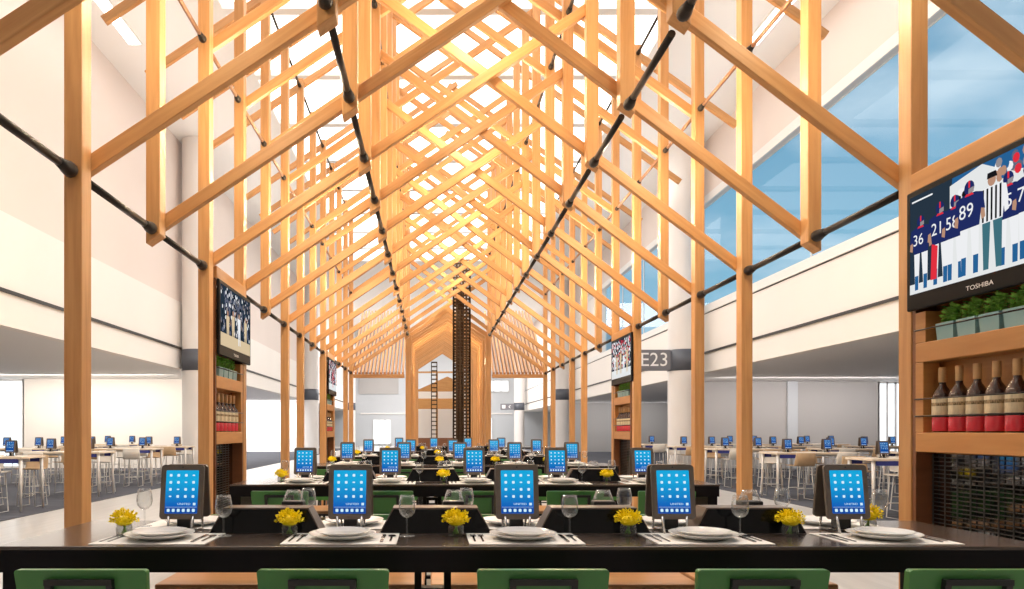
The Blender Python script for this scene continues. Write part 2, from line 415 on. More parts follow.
# ------------------------------------------------------------------ the timber canopy
B = 1.2; CX = .459; HO, HI = 2.601, 1.095
SK = .029
def fy(i, x): return B*(3.49+i) + .17 + (x+2.142)*SK
SIDE = {-1:-.03, 1:.03}           # left and right rafters lie in two planes so that they cross past the ridge
def zl(h, sx=-1): return (4.893 - .683*h) if sx < 0 else (5.04 - .74*h)      # lower, middle and upper rafter lines
def zm(h, sx=-1): return 7.00 - .70*h
def zu(h, sx=-1): return 8.98 - .69*h
BEAMS = {}
def beam_mesh(Ln, w_, t_, cut0=0., cut1=0.):
    key = (round(Ln,3), w_, t_, cut0, cut1)
    if key not in BEAMS:
        bm = bmesh.new(); bmesh.ops.create_cube(bm, size=1)
        for v in bm.verts:
            z = v.co.z*Ln + (cut0 if v.co.z < 0 else cut1)*v.co.x*w_
            v.co = (v.co.x*w_, v.co.y*t_, z)
        bmesh.ops.bevel(bm, geom=list(bm.edges), offset=.004, segments=1, affect='EDGES')
        BEAMS[key] = MB().frombm(bm).mesh('beam', M['timber'])
    return BEAMS[key]
def beam(name, p0, p1, w_, t_, parent, cut0=0., cut1=0.):
    p0 = Vector(p0); p1 = Vector(p1); d = p1-p0; z = d.normalized()
    y = Vector((0,1,0)); y = (y - z*y.dot(z)).normalized(); x = y.cross(z)
    m = Matrix((x,y,z)).transposed().to_4x4(); m.translation = (p0+p1)/2
    return link(name, beam_mesh(d.length, w_, t_, cut0, cut1), parent, mat4=m)
ORD = ['first','second','third','fourth','fifth','sixth','seventh','eighth','ninth','tenth','eleventh','twelfth','thirteenth','fourteenth','fifteenth','sixteenth']
NF = 13
for i in range(-1, NF):
    yb = fy(i, CX)
    lab = ('pitched timber roof truss overhead at the very front, only its rafter ends in view' if i < 0 else
           'pitched honey timber roof truss, %s full one from the front' % ORD[i])
    if i % 3 == 1: lab = 'pitched timber roof truss on short hanging posts, %s full one from the front' % ORD[i]
    fr = thing('timber_truss', lab, 'timber truss', (CX,yb,0), 0, 'timber trusses of the pitched canopy')
    def P(x, z, dy=0.): return (x-CX, fy(i,x)-yb+dy, z)
    for sx in (-1,1):
        off = SIDE[sx]
        for zf, h0, wd, hx in ((zl,HO+.05,.096,1.14),(zm,HO+.05,.096,1.14),(zu,4.15,.10,.09)):
            if i < 0 and zf is not zl: continue
            beam('rafter', P(CX+sx*h0, zf(h0,sx), off), P(CX-sx*hx, zf(-hx,sx), off), wd, .06, fr)
        # outer post, full height or hanging from the rafter; inner post from the lower rafter up
        x = CX+sx*HO; full = (i % 3) != 1
        ztop = zu(HO)+.05 if i >= 0 else 4.6
        zbot = 0.0 if full else zl(HO,sx)-.14
        beam('post', P(x,zbot,off-.09), P(x,ztop,off-.09), .108, .12, fr, 0 if full else -sx*.68)
        if i >= 0:
            xi = CX+sx*HI
            beam('post', P(xi,zl(HI,sx)-.17,off-.09), P(xi,zu(HI)+.05,off-.09), .115, .12, fr, -sx*.68)
# steel tie rods: one run per post line, one rod per bay, each with its ball socket
CAB = {(-1,2),(-1,8),(1,-1),(1,5)}        # bays that hold a bar cabinet (side, first frame)
def rod_run(sx, h, z, r, i0, skip, label, mt='steel'):
    x = CX+sx*h
    t = thing('tie_rod', label, 'steel rod', (x, fy(i0,x), z), 0, 'steel tie rods of the canopy')
    for i in range(i0, NF-1):
        if skip and (sx,i) in CAB: continue
        ya = fy(i,x)+SIDE[sx]+.033-fy(i0,x); yb = fy(i+1,x)+SIDE[sx]-.153-fy(i0,x)
        s = put('rod', MB().tube([(0,ya,0),(0,yb-.10,0)], r, 10), M[mt], t)
        k = r/.026
        put('socket', MB().tube([(0,yb-.16*k,0),(0,yb-.10*k,0),(0,yb-.06*k,0),(0,yb-.02*k,0),(0,yb,0)], r, 12, rs=[r*1.05,r*1.35,r*1.7,r*1.75,r*1.35]), M['steel'], s)
for sx, side in ((-1,'left'),(1,'right')):
    rod_run(sx, HO, 3.048, .026, -1, True, 'black steel tie rod run along the %s row of tall posts, at the lower eaves' % side)
    rod_run(sx, HI, 4.07, .026, -1, False, 'black steel tie rod run under the %s slope, halfway up the lower rafters' % side)
    rod_run(sx, HO, 5.17, .020, 0, False, 'thin tie rod run joining the upper parts of the %s outer posts' % side, 'lit_steel')
    rod_run(sx, HI, 6.24, .020, 0, False, 'thin tie rod run joining the %s inner posts above the ridge' % side)
    rod_run(sx, HO, 7.10, .018, 2, False, 'highest thin tie rod run near the %s outer post tops' % side)
# far end of the canopy: cross wing of close-set rafters and a small gable on tall posts
ye = fy(NF-1, CX)+.35
t = thing('timber_cross_wing', 'far end wing of the canopy with close-set timber rafters', 'timber truss', (CX,ye,0))
for k in range(15):
    for sx in (-1,1):
        h = 1.25+k*.1
        beam('rafter', (sx*h,0.05,3.05), (sx*h,3.3,5.3), .055, .14, t)
for k in range(20):
    y = .2+k*.55
    for sx in (-1,1):
        beam('rafter', (sx*1.2,y,zl(1.2)), (-sx*.06,y,zl(0)), .12, .06, t)
        if k % 2 == 0: beam('post', (sx*HI,y-.1,0), (sx*HI,y-.1,zl(HI)), .16, .13, t)
beam('wall_plate', (-2.7,.02,3.0), (-1.2,.02,3.0), .1, .08, t); beam('wall_plate', (1.2,.02,3.0), (2.7,.02,3.0), .1, .08, t)
# bronze lattice towers
def lattice(w_, h_, nx, nz_, dense):
    mb = MB(); r = .017 if dense else .02
    for k in range(nx+1):
        x = -w_/2+w_*k/nx
        for y in (-w_/2,w_/2): mb.box(x-r,x+r,y-r,y+r,0,h_); mb.box(y-r,y+r,x-r,x+r,0,h_)
    for k in range(nz_+1):
        z = h_*k/nz_
        for y in (-w_/2,w_/2): mb.box(-w_/2,w_/2,y-r*.9,y+r*.9,z-r,z+r); mb.box(y-r*.9,y+r*.9,-w_/2,w_/2,z-r,z+r)
    return mb
t = thing('wine_tower', 'tall dark bronze lattice tower rising through the canopy', 'tower', (.78,18.22,0))
put('lattice', lattice(.42,5.9,5,64,True), M['bronze'], t)
put('core', MB().bbox(-.15,.02,-.05,.05,0.08,5.2,.01), M['bronze'], t); put('plinth', MB().bbox(-.23,.23,-.23,.23,0,.08,.01), M['steel'], t)
t = thing('wine_tower', 'slim far bronze ladder tower inside the end gable', 'tower', (.12,32.2,0))
put('lattice', lattice(.25,4.65,1,24,False), M['bronze'], t); put('plinth', MB().bbox(-.2,.2,-.2,.2,0,.06,.01), M['steel'], t)
# timber kiosk in the distance
t = thing('timber_kiosk', 'distant timber kiosk with brown fascia beams at the hall end', 'kiosk', (.9,40,0))
put('back_panel', MB().box(-1.9,1.9,1.9,2.0,0,3.9), M['cream'], t)
put('fascia', MB().bbox(-1.9,1.9,-.1,.1,2.75,3.35,.02), M['panel'], t)
put('gable', MB().prism([(-1.9,3.75),(1.9,3.75),(0,4.6)],-.1,.1), M['panel'], t)
for x in (-1.85,-.6,.7,1.85): put('post', MB().bbox(x-.06,x+.06,-.08,.08,0,4.9,.01), M['timber'], t)
put('counter', MB().bbox(-1.7,1.7,-.3,.4,0,1.1,.02), M['panel_dark'], t)
put('top_rail', MB().box(-1.9,1.9,-.04,.04,4.8,4.9), M['timber'], t)

# ------------------------------------------------------------------ bar cabinets between posts
def foliage(n, sx, sy, h, seed):
    rnd = random.Random(seed); mb = MB()
    for k in range(n):
        x = rnd.uniform(-sx,sx); y = rnd.uniform(-sy,sy); z = rnd.uniform(.0,h)*(1-.35*abs(x/sx))
        a = rnd.uniform(0,2*PI); e = rnd.uniform(-.3,.9); l = rnd.uniform(.02,.035); wd = l*.5
        d = Vector((math.cos(a)*math.cos(e), math.sin(a)*math.cos(e), math.sin(e))); s = d.cross(Vector((0,0,1))).normalized()
        c = Vector((x,y,z)); up = Vector((0,0,.006))
        mb.add([c, c+d*l*.5+s*wd+up, c+d*l, c+d*l*.5-s*wd+up], [(0,1,2,3)])
    return mb
def build_planter():
    r = root('herb_planter')
    mb = MB(); mb.lathe([(.0,0),(.062,0),(.07,.1),(.066,.1),(.06,.02),(0,.02)], 4)
    for i,(x,y,z) in enumerate(mb.v):
        a = math.atan2(y,x)+PI/4; q = math.hypot(x,y)*1.45; mb.v[i] = (q*math.cos(a), q*math.sin(a)*.62, z)
    mb.sm = [False]*len(mb.f)
    put('planter_box', mb, M['teal'], r)
    put('foliage', foliage(230,.055,.022,.13,3), M['leaf'], r, (0,0,.09)); return r
PLANTER = Proto(build_planter)
def build_bottle():
    r = root('wine_bottle')
    put('bottle_body', MB().lathe([(0,.0),(.05,.0),(.052,.01),(.052,.215),(.046,.24),(.024,.275),(.0185,.29),(.0185,.30)], 18), M['bottle'], r)
    put('bottle_top', MB().lathe([(.0185,.30),(.02,.302),(.02,.385),(.017,.39),(0,.39)], 14), M['cork'], r)
    put('bottle_label', MB().lathe([(.0528,.105),(.0535,.107),(.0535,.205),(.0528,.207)], 18), M['label'], r)
    put('label_mark', MB().lathe([(.0536,.158),(.0542,.160),(.0542,.176),(.0536,.178)], 18), M['label_mark'], r)
    put('bottle_foot', MB().lathe([(.0528,.008),(.0535,.01),(.0535,.088),(.0528,.09)], 18), M['red'], r); return r
BOTTLE = Proto(build_bottle)

NAVY=(.012,.02,.10); 
PM = [emit('picture %d'%k, c, 1.) for k,c in enumerate([(.02,.035,.055),(.78,.80,.80),(.015,.025,.12),(.75,.03,.05),(.85,.86,.88),(.48,.27,.18),(.02,.12,.30),(.01,.01,.012),(.05,.16,.20),(.70,.55,.35),(.30,.27,.28),(.13,.14,.20)])]
def circ(x,z,rx,rz,n=12): return [(x+rx*math.cos(2*PI*k/n), z+rz*math.sin(2*PI*k/n)) for k in range(n)]
def player(mb, x, z0, h, num, ref=False, y=-.002, lean=0.):
    s = h/.46; q = lambda pts, mi, d=0: mb.flat([(x+a*s, z0+b*s) for a,b in pts], y-d, mi)
    pant = 8 if ref else 4; sock = 8 if ref else 6
    q([(-.062,.24),(-.01,.24),(-.022,.0),(-.055,.0)], pant); q([(.005,.24),(.062,.24),(.058,.0),(.024,.0)], pant)
    q([(-.055,.09),(-.022,.09),(-.024,.0),(-.055,.0)], sock, .0004); q([(.024,.09),(.058,.09),(.056,.0),(.024,.0)], sock, .0004)
    sh = 4 if ref else 2
    q([(-.065,.23),(.065,.23),(.088,.385),(.04,.40),(-.04,.40),(-.088,.385)], sh, .0008)
    q([(-.088,.385),(-.062,.36),(-.078,.25),(-.102,.26)], sh if ref else 5, .0006); q([(.088,.385),(.062,.36),(.078,.25),(.102,.26)], sh if ref else 5, .0006)
    q([(-.102,.30),(-.088,.385),(-.06,.37),(-.07,.31)], sh, .0010); q([(.102,.30),(.088,.385),(.06,.37),(.07,.31)], sh, .0010)
    if ref:
        for k in range(5): q([(-.062+k*.027,.235),(-.05+k*.027,.235),(-.048+k*.027,.395),(-.06+k*.027,.395)], 7, .0012)
        q(circ(0,.43,.026,.03), 5, .001); q([(-.03,.44),(.035,.44),(.026,.468),(-.026,.468)], 7, .0014)
    else:
        q(circ(0,.43,.034,.036), 2, .001); q([(-.006,.40),(.03,.405),(.03,.43),(-.004,.425)], 10, .0014); q([(-.005,.465),(.006,.465),(.006,.43),(-.005,.43)], 3, .0014)
        q([(-.03,.39),(.03,.39),(.02,.402),(-.02,.402)], 3, .0012)
        add_text(mb, num, .10*s, x-.022, z0+.315*s, y-.0016, 4)
def picture_football():
    mb = MB(); mb.keep = True; W,H = 1.12,.60
    q = lambda pts, mi, d=.001: mb.flat(pts, -d, mi)
    q([(-W/2,0),(W/2,0),(W/2,H),(-W/2,H)], 6, .0)
    q([(-W/2,0),(-W/2+.30,0),(-W/2+.36,H),(-W/2,H)], 0, .0004)
    q([(-.22,0),(W/2,0),(W/2,.42),(.2,.5),(.02,H),(-.22,.56)], 1, .0006)
    q([(-W/2,0),(W/2,0),(W/2,.06),(-W/2,.06)], 1, .0008)
    q([(-.54,.56),(-.36,.56),(-.36,.57),(-.54,.57)], 4, .0012)
    rnd = random.Random(5)
    for k in range(46):
        x = rnd.uniform(.12,W/2-.03); z = rnd.uniform(.47,H-.03); mb.flat(circ(x,z,.022,.026,8), -.0009-.00001*k, rnd.choice([10,5,4,6,11,3]))
    for k,(a,b) in enumerate(((-.03,.50),(.0,.53),(.03,.51),(.01,.475))): mb.flat(circ(a-.13,b-.03,.028,.022,10), -.0010-.0001*k, 7 if k%2==0 else 4)
    for k,(u,num,h,ref) in enumerate(((.14,'36',.44,0),(.80,'05',.47,0),(.31,'21',.47,0),(.43,'58',.47,0),(.70,'',.50,1),(.545,'89',.51,0),(.94,'71',.47,0))):
        player(mb, -.60+u, .02, h, num, bool(ref), -.0016-.0022*k)
    mb.flat([(-.35,.05),(-.30,.05),(-.29,.24),(-.34,.26)], -.020, 3)
    return mb
def picture_crowd(floor_mi, pal, fig, seed):
    rnd = random.Random(seed); mb = MB(); mb.keep = True; W,H = 1.12,.60
    mb.flat([(-W/2,0),(W/2,0),(W/2,H),(-W/2,H)], 0, 0)
    mb.flat([(-W/2,0),(W/2,0),(W/2,.13),(-W/2,.13)], -.0004, floor_mi)
    for k in range(420):
        x = rnd.uniform(-W/2+.02,W/2-.02); z = rnd.uniform(.15,H-.02); mb.flat(circ(x,z,.017,.021,7), -.0006-.000006*k, rnd.choice(pal))
    for k in range(fig):
        x = -.36+.72*k/max(1,fig-1)+rnd.uniform(-.04,.04)
        y = -.004-.001*k; h = rnd.uniform(.3,.42); c = rnd.choice([4,4,9,3] if floor_mi == 1 else [4,4,9])
        mb.flat([(x-.03,.06),(x-.005,.06),(x,.06+h*.45),(x+.03,.06),(x+.05,.06),(x+.045,.06+h*.5),(x-.04,.06+h*.5)], y, c)
        mb.flat([(x-.045,.06+h*.45),(x+.045,.06+h*.45),(x+.055,.06+h*.85),(x-.055,.06+h*.85)], y-.0003, c)
        mb.flat(circ(x,.06+h*.93,.025,.03,9), y-.0003, 5)
        mb.flat([(x+.05,.06+h*.8),(x+.11,.06+h*(1.0 if k%2 else .6)),(x+.10,.06+h*(1.05 if k%2 else .55)),(x+.045,.06+h*.86)], y-.0005, 5)
    return mb
def cabinet(sx, i, picture, nb, where, brand):
    x = CX+sx*HO; ya = fy(i,x)+SIDE[sx]+.036; yb = fy(i+1,x)+SIDE[sx]-.156; W = yb-ya; ym = (ya+yb)/2
    rz = -PI/2 if sx > 0 else PI/2          # local -Y faces the aisle
    # local x runs along the bay, local y is depth away from the aisle; aisle face at local y=0
    X0 = x - sx*.055
    t = thing('bar_cabinet', 'timber cabinet with shelves and dark niche, %s' % where, 'cabinet', (X0,ym,0), rz, 'bar cabinets between the posts')
    h = W/2-.004; D = .15
    put('back_panel', MB().box(-h,h,D-.02,D,.0,2.98), M['panel'], t)
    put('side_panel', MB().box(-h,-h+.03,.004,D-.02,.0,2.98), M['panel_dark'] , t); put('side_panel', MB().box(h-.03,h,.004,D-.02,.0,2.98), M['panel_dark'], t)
    put('header', MB().bbox(-h,h,-.01,.12,2.985,3.10,.006), M['panel'], t)
    put('shelf', MB().bbox(-h+.03,h-.03,0,D-.02,1.92,2.04,.005), M['panel'], t)
    put('shelf', MB().bbox(-h+.03,h-.03,0,D-.02,1.37,1.49,.005), M['panel'], t)
    bx = lambda a,b_: (-h+a,-h+b_) if sx > 0 else (h-b_,h-a)
    put('side_block', MB().bbox(*bx(.03,.10),.0,.1,1.49,1.92,.004), M['panel'], t)
    put('side_block', MB().bbox(*bx(.03,.12),.0,.12,2.04,2.23,.004), M['panel'], t)
    mbr = MB()
    for z in (1.59,1.695,2.12): mbr.tube([(-h+.03,-.004,z),(h-.03,-.004,z)], .005, 6)
    put('bottle_rail', mbr, M['steel'], t)
    put('niche_mirror', MB().box(-h+.031,h-.031,D-.035,D-.021,.05,1.36), M['mirror'], t)
    mg = MB()
    for k in range(52): mg.box(-h+.031,h-.20,D-.050,D-.046,.06+k*.025,.06+k*.025+.0055)
    for k in range(8): xx = -h+.05+k*(2*h-.30)/7; mg.box(xx-.003,xx+.003,D-.056,D-.050,.05,1.36)
    put('wire_grille', mg, M['wire'], t)
    put('plinth', MB().box(-h+.031,h-.031,.03,D-.06,0,.05), M['black'], t)
    R = Matrix.Rotation(rz,4,'Z'); T = Matrix.Translation((X0,ym,0)) @ R
    # television hung in front of the cabinet's upper part
    tv = thing('television', 'black television showing %s, %s' % (picture[0], where), 'television', (X0, yb-.585 if sx > 0 else ya+.60, 2.243), rz, 'televisions over the bar cabinets')
    TW = 1.17; put('bezel', MB().bbox(-TW/2,TW/2,-.032,-.004,0,.735,.008), M['bezel'], tv)
    sc_ = (TW-.07)/1.12
    pic = link('screen_picture', picture[1].mesh('screen_picture', *PM), tv, (0,-.033,.098)); pic.scale = (sc_,1,1.0)
    put('wall_mount', MB().box(-.2,.2,-.008,.125,.2,.5), M['steel'], tv)
    if brand:
        mb = MB(); mb.keep = True; add_text(mb, 'TOSHIBA', .036, 0, .045, -.0335, 0, 1.3); put('brand_lettering', mb, M['letter'], tv)
    n = 4
    for k in range(n):
        PLANTER.place('teal box of green herbs, %s in its row, cabinet %s' % (('farthest','second farthest','second nearest','nearest')[k], where), 'planter',
                      T @ Vector(((1 if sx < 0 else -1)*(h-.245-k*.165), .066, 2.042)), rz, 'herb planters under the televisions')
    for k in range(nb):
        BOTTLE.place('cream-labelled wine bottle, %s in its row, cabinet %s' % ((ORD[k]), where), 'bottle',
                     T @ Vector(((1 if sx < 0 else -1)*(h-.17-k*.135), .066, 1.491)), rz, 'bottles on the cabinet shelves')
    return t
cabinet(1, -1, ('footballers and a referee', picture_football()), 6, 'right foreground', True)
cabinet(-1, 2, ('a basketball game', picture_crowd(9, [10,11,11,7,4,0], 4, 11)), 6, 'nearer one on left', True)
cabinet(1, 5, ('red and white players', picture_crowd(1, [4,4,3,7,4,3,10,4], 5, 12)), 6, 'beside gate sign', False)
cabinet(-1, 8, ('a red and white match', picture_crowd(1, [4,3,10,11,4], 3, 13)), 6, 'farther one on left', False)

# ------------------------------------------------------------------ dining furniture and tableware
def build_chair():
    r = root('bar_chair')
    mb = MB(); P_ = rrect(.455,.225,.012,0,.91); mb.prism(P_, 0, .028)
    for k,(x,y,z) in enumerate(mb.v): mb.v[k] = (x*(1-.10*(1.0225-z)/.225*.5), y+(1.0225-z)*.18, z)
    put('backrest', mb, M['green'], r)
    hb = MB()
    for x in (-.105,.105): hb.bar((x,-.006,.99),(x,.030,.80),.022,.02)
    hb.bar((-.116,-.006,.982),(.116,-.006,.982),.022,.02,0,(0,0,1)); hb.bar((-.116,.024,.83),(.116,.024,.83),.022,.02,0,(0,0,1))
    hb.bar((-.105,.03,.80),(-.105,.08,.71),.022,.02); hb.bar((.105,.03,.80),(.105,.08,.71),.022,.02)
    put('back_bracket', hb, M['black'], r)
    put('seat', MB().bbox(-.325,.325,.06,.57,.717,.745,.008), M['seat'], r)
    put('seat_frame', MB().box(-.22,.22,.10,.12,.69,.717).box(-.22,.22,.48,.50,.69,.717).box(-.22,-.20,.12,.48,.69,.717).box(.20,.22,.12,.48,.69,.717), M['black'], r)
    for sx in (-1,1):
        for y0,y1 in ((.12,.07),(.47,.50)):
            put('leg', MB().bar((sx*.19,y0,.69),(sx*.215,y1,0),.026,.026), M['black'], r)
    put('footrest', MB().bar((-.205,.09,.28),(.205,.09,.28),.02,.02,0,(0,0,1)).bar((-.205,.487,.28),(.205,.487,.28),.02,.02,0,(0,0,1)).bar((-.205,.09,.28),(-.205,.487,.28),.02,.02,0,(0,0,1)).bar((.205,.09,.28),(.205,.487,.28),.02,.02,0,(0,0,1)), M['black'], r)
    return r
CHAIR = Proto(build_chair)
def build_table():
    r = root('dining_table'); 
    put('tabletop', MB().bbox(-1.70,2.42,0,.79,1.035,1.05,.004), M['table'], r)
    put('apron', MB().box(-1.695,2.415,.004,.786,.948,1.035), M['apron'], r)
    put('leg', MB().bbox(-1.69,-1.61,.03,.76,0,.948,.004), M['apron'], r)
    put('leg', MB().bbox(2.33,2.41,.03,.76,0,.948,.004), M['apron'], r)
    ld = MB()
    for x in (-.075,.055): ld.box(x,x+.03,.34,.46,0,.948)
    for k in range(9): ld.box(-.045,.055,.37,.43,.08+k*.1,.105+k*.1)
    put('leg', ld, M['apron'], r); return r
TABLE = Proto(build_table)
def build_divider():
    r = root('table_divider')
    base, top, H = .247, .187, .112
    put('divider_body', MB().add([(-base,0,0),(base,0,0),(base,.14,0),(-base,.14,0),(-top,.012,H),(top,.012,H),(top,.128,H),(-top,.128,H)],
        [(0,3,2,1),(4,5,6,7),(0,1,5,4),(1,2,6,5),(2,3,7,6),(3,0,4,7)]), M['brown'], r)
    e=.006
    put('front_panel', MB().add([(-base+.004,-.001,.002),(base-.004,-.001,.002),(top-.004,.0095,H-.006),(-top+.004,.0095,H-.006)],[(0,1,2,3)]).add([(base-.004,.141,.002),(-base+.004,.141,.002),(-top+.004,.1305,H-.006),(top-.004,.1305,H-.006)],[(0,1,2,3)]), M['gloss'], r)
    return r
DIVIDER = Proto(build_divider)
TW_, TH_ = .188, .24
def tablet_icons(mb, y, txt):
    for a in range(4):
        for b_ in range(4):
            x = -.05+a*.0335; z = -.045+b_*.031
            mb.flat(rrect(.0115,.0115,.0025,x,z+.025,2), y) if (a*3+b_*5) % 4 else mb.flat(rrect(.011,.006,.002,x,z+.025,2), y)
    for a in range(6): mb.flat(rrect(.0125,.0135,.003,-.055+a*.022,-.081,2), y-.0004)
    if txt:
        add_text(mb, 'UNITED', .012, .012, -.0535, y, 0, 1.35); mb.flat([(.052,-.059),(.063,-.059),(.063,-.048),(.052,-.048)], y)
        mb.flat([(-.068,-.0675),(.068,-.0675),(.068,-.0665),(-.068,-.0665)], y)
def build_tablet_factory(scr, txt):
    def f():
        r = root('tablet_stand')
        for sgn in (1,-1):
            rot = Matrix.Rotation(0 if sgn > 0 else PI,4,'Z') @ Matrix.Translation((0,-.040,.180)) @ Matrix.Rotation(math.radians(-8),4,'X')
            b = link('tablet', MB().prism(rrect(TW_,TH_,.016), -.007, .007).mesh('tablet', M['case']), r, mat4=rot)
            put('screen', MB().prism(rrect(.143,.190,.003), -.0085, -.006), M[scr], b)
            mb = MB(); mb.keep = True; tablet_icons(mb, -.0092, txt)
            put('icon_pattern', mb, M['icon'], b)
            put('screen_dock', MB().prism(rrect(.141,.025,.002,0,-.081,2), -.0089, -.0085), M['dock'], b)
            put('camera_dot', MB().prism(circ(0,.109,.003,.003,8), -.0078, -.007), M['black'], b)
            for q in (-1,1):
                put('stand_leg', MB().tube([(.035*q,-.03*sgn,.0055),(.05*q,-.078*sgn,.0055),(.052*q,-.070*sgn,.04),(.054*q,-.060*sgn,.075)], .0058, 8), M['silver'], r)
        put('stand_hub', MB().bbox(-.03,.03,-.03,.03,.012,.075,.006).bbox(-.038,.038,-.034,.034,0,.012,.003), M['black'], r)
        return r
    return f
TABLET = Proto(build_tablet_factory('screen', True)); TABLET_FAR = Proto(build_tablet_factory('screen_far', False))
def build_placemat():
    r = root('placemat'); put('mat', MB().prism(rrect(.46,.30,.006), 0, .0025), M['linen'], r)
    o = [c for c in bpy.data.objects if c.parent == r][0]; o.rotation_euler = (PI/2,0,0); o.location.z = .0025; return r
MAT_MESH = MB().prism(rrect(.46,.30,.006), 0, .0025)
MAT_MESH.v = [(x,z,.0025-y) for x,y,z in MAT_MESH.v]; MAT_MESH = MAT_MESH.mesh('placemat', M['linen'])
PL = [(0,.006),(.07,.006),(.085,.004),(.09,.006),(.137,.022),(.14,.0245),(.139,.026),(.133,.0245),(.095,.012),(.075,.010),(0,.010)]
PLATE_MESH = MB().lathe(PL, 40).mesh('plate', M['ceramic'])
SAL_MESH = MB().lathe([(r*.80,z*.9) for r,z in PL], 36).mesh('plate', M['ceramic'])
class Flat:
    def __init__(s, name, me): s.name = name; s.me = me; s.first = None
    def place(s, label, cat, loc, rz=0., group=None):
        if s.first is None: o = s.first = link(s.name, s.me)
        else: o = s.first.copy(); COL.objects.link(o)
        o.location = loc; o.rotation_euler = (0,0,rz); return tag(o, label, cat, group)
MATS = Flat('placemat', MAT_MESH); PLATES = Flat('dinner_plate', PLATE_MESH); SALADS = Flat('side_plate', SAL_MESH)
def spoon():
    mb = MB().bar((0,-.08,.002),(0,.03,.002),.008,.003,0,(0,0,1)); mb.lathe([(0,.0),(.012,.0015),(.017,.004),(.0165,.0045),(.011,.0025),(0,.001)],14)
    n0 = 8
    mb.v = mb.v[:n0]+[(x,y*1.5+.052,z) for x,y,z in mb.v[n0:]]; return mb
def fork():
    mb = MB().bar((0,-.09,.002),(0,.045,.002),.008,.003,0,(0,0,1)); mb.box(-.011,.011,.043,.056,.001,.004)
    for k in range(4): mb.box(-.011+k*.0063,-.011+k*.0063+.003,.056,.095,.001,.004)
    return mb
def knife():
    mb = MB().bar((0,-.10,.002),(0,.0,.002),.012,.005,0,(0,0,1)); mb.add([(-.008,0,.001),(.008,0,.001),(.009,.08,.001),(.002,.105,.001),(-.008,.09,.001),(-.008,0,.004),(.008,0,.004),(.009,.08,.003),(.002,.105,.002),(-.008,.09,.003)],
        [(4,3,2,1,0),(5,6,7,8,9),(0,1,6,5),(1,2,7,6),(2,3,8,7),(3,4,9,8),(4,0,5,9)]); return mb
FORK = Flat('fork', fork().mesh('fork', M['metal'])); KNIFE = Flat('knife', knife().mesh('knife', M['metal'])); SPOON = Flat('spoon', spoon().mesh('spoon', M['metal']))
def build_glass():
    r = root('wine_glass')
    put('bowl', MB().lathe([(.004,.078),(.018,.083),(.031,.098),(.036,.118),(.034,.145),(.028,.175),(.027,.175),(.033,.145),(.035,.118),(.030,.099),(.017,.085),(0,.081)],24), M['glass'], r)
    put('stem', MB().lathe([(.0045,.08),(.0035,.06),(.0035,.012),(.006,.006)],10), M['glass'], r)
    put('foot', MB().lathe([(.006,.006),(.020,.003),(.033,.0015),(.033,0),(0,0)],24), M['glass'], r); return r
GLASS = Proto(build_glass)
def build_vase():
    r = root('flower_vase')
    put('vase', MB().lathe([(0,0),(.028,0),(.032,.006),(.034,.03),(.031,.048),(.029,.048),(.032,.03),(.029,.008),(0,.006)],20), M['vase'], r)
    put('stems', MB().tube([(0,0,.008),(.004,.003,.05)],.004,6).tube([(.01,.008,.008),(-.006,-.003,.05)],.003,6).tube([(-.012,.004,.008),(.008,.004,.05)],.003,6), M['leaf'], r)
    rnd = random.Random(2); fl = MB()
    for k in range(420):
        a = rnd.uniform(0,2*PI); e = math.acos(rnd.uniform(-.15,1)); d = Vector((math.cos(a)*math.sin(e), math.sin(a)*math.sin(e), math.cos(e)))
        q = rnd.uniform(.02,.046); c = Vector((d.x*q*1.22, d.y*q*1.0, .066+d.z*q*1.0))
        s = Vector((rnd.uniform(-1,1),rnd.uniform(-1,1),rnd.uniform(-1,1))).cross(d).normalized()
        l = .013; wd = .0045
        fl.add([c, c+d*l*.5+s*wd, c+d*l, c+d*l*.5-s*wd], [(0,1,2,3)])
    bm = bmesh.new(); bmesh.ops.create_icosphere(bm, subdivisions=2, radius=.03)
    for v in bm.verts: v.co = (v.co.x*1.2, v.co.y*1.15, v.co.z*.75+.062)
    fl.frombm(bm)
    put('flowers', fl, M['yellow'], r); return r
VASE = Proto(build_vase)
def build_candle():
    r = root('candle_holder'); put('box', MB().bbox(-.05,.05,-.035,.035,0,.125,.006), M['black'], r)
    put('chimney', MB().lathe([(.046,.125),(.048,.128),(.030,.175),(.028,.175),(.044,.130)],20), M['glass'], r); return r
CANDLE = Proto(build_candle)

